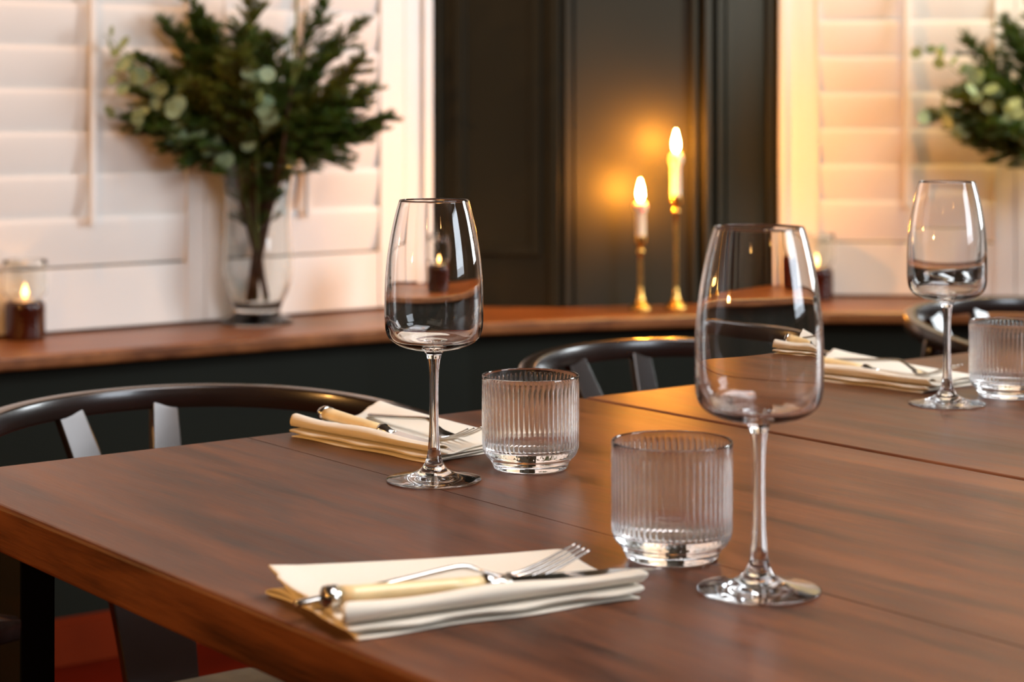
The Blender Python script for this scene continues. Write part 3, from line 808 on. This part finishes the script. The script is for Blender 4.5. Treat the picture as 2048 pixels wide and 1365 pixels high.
VP = [((50, 679), 'brown glass candle holder with clear chimney at the left end of the ledge', 'small lit candle in the brown holder at the left end of the ledge'),
      ((884, 634), 'brown glass candle holder on the ledge seen through the in-focus wine glass', 'small lit candle in the brown holder seen through the in-focus wine glass'),
      ((1633, 599), 'brown glass candle holder on the ledge behind the largest wine glass', 'small lit candle in the brown holder behind the largest wine glass')]
for i, ((px, py), la, lb) in enumerate(VP):
    a = vt if i == 0 else copy_tree(vt); b_ = vc if i == 0 else copy_tree(vc)
    p = ledge_pt(px, py); a.location = p; b_.location = p + Vector((0, 0, 0.0692))
    tag(a, la, 'candle holder', 'brown candle holders on the ledge'); tag(b_, lb, 'candle', 'lit candles in the brown holders')

# ------------------------------------------------------------------ vases and greenery
def make_vase():
    o_ = [(0.077, 0.0), (0.0785, 0.003), (0.074, 0.008), (0.060, 0.014), (0.050, 0.022), (0.0515, 0.036), (0.062, 0.058), (0.0715, 0.085), (0.0765, 0.120), (0.0755, 0.155), (0.0725, 0.200), (0.0725, 0.245), (0.0765, 0.295), (0.0850, 0.345)]
    i_ = [(0.0815, 0.345), (0.0728, 0.295), (0.0688, 0.245), (0.0688, 0.200), (0.0718, 0.155), (0.0728, 0.120), (0.0678, 0.088), (0.058, 0.063), (0.046, 0.042), (0.030, 0.034), (0.0, 0.032)]
    return lathe('glass_vase', [(0, 0.0)] + densify(o_, 5) + [(0.0842, 0.3462), (0.0832, 0.3466), (0.0822, 0.3462)] + densify(i_, 5), M['vglass'], None, 96)
VS = make_vase()
v1 = ledge_pt(515, 646); v2 = Vector((1.300, 4.560, LZ))
VS.location = v1; tag(VS, 'tall clear glass vase of greenery in front of the left shutters', 'vase', 'clear glass vases of greenery')
VS2 = VS.copy(); COL.objects.link(VS2); VS2.location = v2; tag(VS2, 'tall clear glass vase of greenery cut off by the right edge', 'vase', 'clear glass vases of greenery')

def wall_dist(p, side):
    if side == 0: return (Vector((p.x, p.y)) - A1).dot(V)
    n = Vector((DC.y, -DC.x)); return (Vector((p.x, p.y)) - W1).dot(n)
WN = [V, Vector((DC.y, -DC.x))]
def fit(p, side, keep=0.062):
    vb_ = v1 if side == 0 else v2
    if p.z < LZ + 0.325:
        dx, dy = p.x-vb_.x, p.y-vb_.y; r_ = math.hypot(dx, dy); q_ = min(1, max(0, (p.z-LZ-0.05)/0.08))
        lim = 0.034 + 0.031*q_
        if r_ > lim: p = Vector((vb_.x+dx*lim/r_, vb_.y+dy*lim/r_, p.z))
        return p
    d = wall_dist(p, side)
    if d < keep: 
        n = WN[side]; k = keep + 0.02*(1-math.exp((d-keep)*12)) - d if False else keep - d
        return Vector((p.x + n.x*k, p.y + n.y*k, p.z))
    return p
def branch(rnd, base, mid, side, az, tilt, L_, start=0.25, dens=1.0, light=False, droop=0.15):
    """conifer branch; base inside the vase, mid at the rim, then leaning out by az/tilt for length L_"""
    root = empty('conifer_branch', base)
    d = Vector((math.cos(az)*math.sin(tilt), math.sin(az)*math.sin(tilt), math.cos(tilt)))
    hz = Vector((math.cos(az), math.sin(az), 0))
    P = [base, mid]
    for k in range(1, 5):
        q = k/4; P.append(mid + d*L_*q + hz*0.05*q*q*L_/0.3 - Vector((0, 0, 1))*droop*L_*q*q)
    P = cr([fit(p, side) for p in P], 6); n = len(P)
    loc = lambda v: Vector(v) - base
    sv, sf = tube([loc(p) for p in P], [0.0035*(1-0.75*i/(n-1)) for i in range(n)], 7)
    NV, NF = [], []
    def needle(p, dr, ln):
        dr = dr.normalized(); s_ = dr.cross(Vector((rnd.gauss(0,1), rnd.gauss(0,1), rnd.gauss(0,1)))).normalized()*0.0013
        b0 = len(NV); m_ = p + dr*ln*0.55; e_ = fit(p + dr*ln, side, 0.055)
        for q in (p - s_*0.6, p + s_*0.6, m_ + s_, m_ - s_, e_): NV.append(loc(q))
        NF.append((b0, b0+1, b0+2, b0+3)); NF.append((b0+3, b0+2, b0+4))
    def clothe(pts, n_, ln):
        for k in range(n_):
            t = (k+rnd.random())/n_*(len(pts)-1); i = min(int(t), len(pts)-2); p = pts[i].lerp(pts[i+1], t-i)
            ax = (pts[i+1]-pts[i]).normalized()
            r_ = Vector((rnd.gauss(0,1), rnd.gauss(0,1), rnd.gauss(0,1))); r_ = (r_ - ax*r_.dot(ax)).normalized()
            if r_.z < -0.2: r_.z *= -0.4
            needle(p, ax*0.75 + r_*0.9, ln*rnd.uniform(0.75, 1.15))
    i0 = int(n*start); clothe(P[i0:], int(230*dens*L_/0.3), 0.021)
    for k in range(i0, n-1, 1):
        if P[k].z < LZ + 0.12: continue
        ax = (P[min(k+1, n-1)]-P[k-1]).normalized(); q = (k-i0)/max(1, n-1-i0)
        for sg in (-1, 1):
            if rnd.random() < 0.12: continue
            sd = ax.cross(Vector((rnd.gauss(0,0.35), rnd.gauss(0,0.35), 1))).normalized()*sg
            inv = 0.45 if P[k].z < LZ+0.345 else 1.0
            ln = (0.105*(1-q)**0.8 + 0.030)*rnd.uniform(0.7, 1.1)*inv
            dr = (ax*0.95 + sd*0.8 + Vector((0,0,0.12*rnd.gauss(0,1)))).normalized()
            tp = [P[k] + dr*ln*j/4 + Vector((0,0,-0.006*(j/4)**2)) for j in range(5)]
            tp = [fit(p, side) for p in tp]
            tube([loc(p) for p in tp], [0.0014, 0.0013, 0.0011, 0.0009, 0.0006], 4, sv, sf)
            clothe(tp, int(75*dens*ln/0.08)+8, 0.019)
    newmesh('twig', sv, sf, M['stem'], root); 
    newmesh('needles', NV, NF, M['needle2'] if light else M['needle'], root, smooth=False)
    return root
def eucalyptus(rnd, base, mid, side, az, tilt, L_, lr=0.025):
    root = empty('eucalyptus_stem', base)
    d = Vector((math.cos(az)*math.sin(tilt), math.sin(az)*math.sin(tilt), math.cos(tilt))); hz = Vector((math.cos(az), math.sin(az), 0))
    P = [base, mid] + [mid + d*L_*k/4 + hz*0.06*(k/4)**2 - Vector((0,0,0.10*L_*(k/4)**2)) for k in range(1, 5)]
    P = cr([fit(p, side, 0.085) for p in P], 6); n = len(P); loc = lambda v: Vector(v)-base
    sv, sf = tube([loc(p) for p in P], [0.0028*(1-0.7*i/(n-1)) for i in range(n)], 7)
    newmesh('twig', sv, sf, M['stemg'], root)
    LV, LF = [], []
    for k in range(int(n*0.42), n, 2):
        for sg in (-1, 1):
            ax = (P[min(k+1, n-1)]-P[k-1]).normalized()
            sd = (ax.cross(Vector((rnd.gauss(0,1), rnd.gauss(0,1), rnd.gauss(0,1)))).normalized())*sg
            nrm = (ax*0.6 + Vector((rnd.gauss(0,0.5), rnd.gauss(0,0.5)-0.6, rnd.gauss(0,0.5)))).normalized()
            a_ = (sd - nrm*sd.dot(nrm)).normalized(); b_ = nrm.cross(a_)
            r_ = lr*rnd.uniform(0.7, 1.1)*(1-0.35*k/n); c_ = P[k] + a_*(r_+0.006)
            b0 = len(LV); LV.append(loc(fit(c_ - nrm*r_*0.12, side, 0.055)))
            m_ = 14
            for j in range(m_):
                th = 2*math.pi*j/m_; LV.append(loc(fit(c_ + a_*r_*math.cos(th) + b_*r_*0.92*math.sin(th), side, 0.055)))
            for j in range(m_): LF.append((b0, b0+1+j, b0+1+(j+1)%m_))
    newmesh('leaves', LV, LF, M['euca'], root)
    return root
def bouquet(vb, side, seed, words):
    rnd = random.Random(seed)
    base_az = ANG if side == 0 else math.atan2(DC.y, DC.x)      # + = right along wall
    out = WN[side]; oa = math.atan2(out.y, out.x)
    specs = []
    # (fan position: -90 left .. 90 right across the view, tilt, length, light)
    fan = [(0, 20, 0.38), (-1, 16, 0.38), (1, 18, 0.36), (-1, 36, 0.30), (1, 40, 0.26), (-1, 66, 0.20), (-1, 44, 0.26), (0, 30, 0.32), (0, 56, 0.22), (1, 55, 0.22), (0, 10, 0.36), (-1, 30, 0.26), (1, 28, 0.28), (-1, 10, 0.42), (-1, 62, 0.27), (-1, 50, 0.30), (-1, 74, 0.22), (-1, 38, 0.34), (-1, 24, 0.40), (0, 6, 0.44), (0, 14, 0.42), (0, 22, 0.34), (1, 22, 0.42), (1, 34, 0.36), (1, 47, 0.31), (1, 60, 0.27), (1, 72, 0.20), (0, 34, 0.26), (0, 48, 0.20), (1, 12, 0.46)]
    for i, (sd, tl, L_) in enumerate(fan):
        # azimuth in the image plane (world x) with some spread toward the room
        if sd == 0: az = (-math.pi/2 if side == 0 else oa) + rnd.uniform(-1.0, 1.0)
        elif sd < 0: az = math.pi + rnd.uniform(0.05, 0.55)
        else: az = -rnd.uniform(-0.10, 0.55)
        t_ = R(min(tl, 60) * (0.92 if sd > 0 else 0.88) + rnd.uniform(-4, 4)); L_ *= 0.90 if sd > 0 else 0.97
        rr = 0.060*min(1, tl/45)
        mid = vb + Vector((math.cos(az)*rr, math.sin(az)*rr, 0.335))
        a2 = az + math.pi + rnd.uniform(-0.5, 0.5)
        base = vb + Vector((math.cos(a2)*0.022, math.sin(a2)*0.022, 0.045 + 0.004*(i%4)))
        b_ = branch(rnd, base, mid, side, az, t_, L_*rnd.uniform(0.92, 1.05), start=rnd.uniform(0.12, 0.2), dens=1.0, light=(i % 4 == 3), droop=0.10+0.1*(tl/90))
        tag(b_, 'green conifer branch with short needles in the vase ' + words, 'branch', 'conifer branches in the vase ' + words)
    for i, (az, tl, L_) in enumerate([(math.pi+0.85, 46, 0.22), (math.pi+0.3, 58, 0.30), (-1.45, 26, 0.25), (math.pi+0.3, 40, 0.42), (math.pi+0.6, 44, 0.34)]):
        rr = 0.05; mid = vb + Vector((math.cos(az)*rr, math.sin(az)*rr, 0.335))
        base = vb + Vector((-math.cos(az)*0.02, -math.sin(az)*0.02, 0.048))
        e = eucalyptus(rnd, base, mid, side, az, R(tl), L_)
        tag(e, 'pale round-leaved eucalyptus stem in the vase ' + words, 'eucalyptus stem', 'eucalyptus stems in the vase ' + words)
bouquet(v1, 0, 11, 'before the left shutters')
bouquet(v2, 1, 23, 'at the right edge')
# bare reddish stalk forking into two green shoots, right side of the left bouquet
def bare_stalk():
    root = empty('flower_stalk', v1)
    def P(px, py, d=4.05): return Vector(((px-1024)/F*d, d, CAMZ-(py-220)*d/F)) - v1
    v, f = tube(cr([Vector((-0.01, 0.0, 0.05)), Vector((0.045, -0.03, 0.30)), P(566, 300), P(578, 210), P(584, 175)], 5), 0.0032, 8); newmesh('stalk', v, f, M['stem'], root)
    v, f = tube(cr([P(584, 178), P(588, 120), P(592, 60), P(594, -30)], 4), [0.0030]*4 + [0.0026]*9, 8)
    tube(cr([P(584, 178), P(598, 140), P(612, 100)], 4), 0.0022, 8, v, f); newmesh('green_shoot', v, f, M['stemg'], root)
    tag(root, 'bare reddish stalk forking into green shoots at the right side of the left bouquet', 'stalk')
bare_stalk()

# ------------------------------------------------------------------ lamps outside the frame
for i, (x, y, z, p) in enumerate(DOWN):
    root = empty('ceiling_downlight', (x, y, H)); 
    lathe('trim_ring', [(0.028, -0.006), (0.045, -0.005), (0.047, -0.0005)], M['white'], root, 32)
    tag(root, 'small recessed downlight in the ceiling over the bay', 'ceiling light', 'ceiling downlights')
for i, (x, y, z, p) in enumerate(BULBS):
    root = empty('pendant_lamp', (x, y, z)); 
    v, f = tube([(0, 0, 0.06), (0, 0, H-z-0.001)], 0.003, 8); newmesh('cord', v, f, M['steel'], root)
    lathe('lamp_shade', densify([(0.018, 0.065), (0.035, 0.060), (0.085, 0.030), (0.115, 0.0)], 4) + densify([(0.113, 0.0), (0.083, 0.029), (0.034, 0.057), (0.0, 0.060)], 4), M['brass'], root, 40)
    lathe('bulb', [(0, 0.058)] + densify([(0.012, 0.050), (0.020, 0.038), (0.024, 0.025)], 3) + densify([(0.024, 0.025), (0.018, 0.012), (0.0, 0.006)], 3)[1:], M['bulb'], root, 24)
    tag(root, 'brass pendant lamp hanging from the ceiling outside the frame', 'pendant lamp', 'brass pendant lamps')
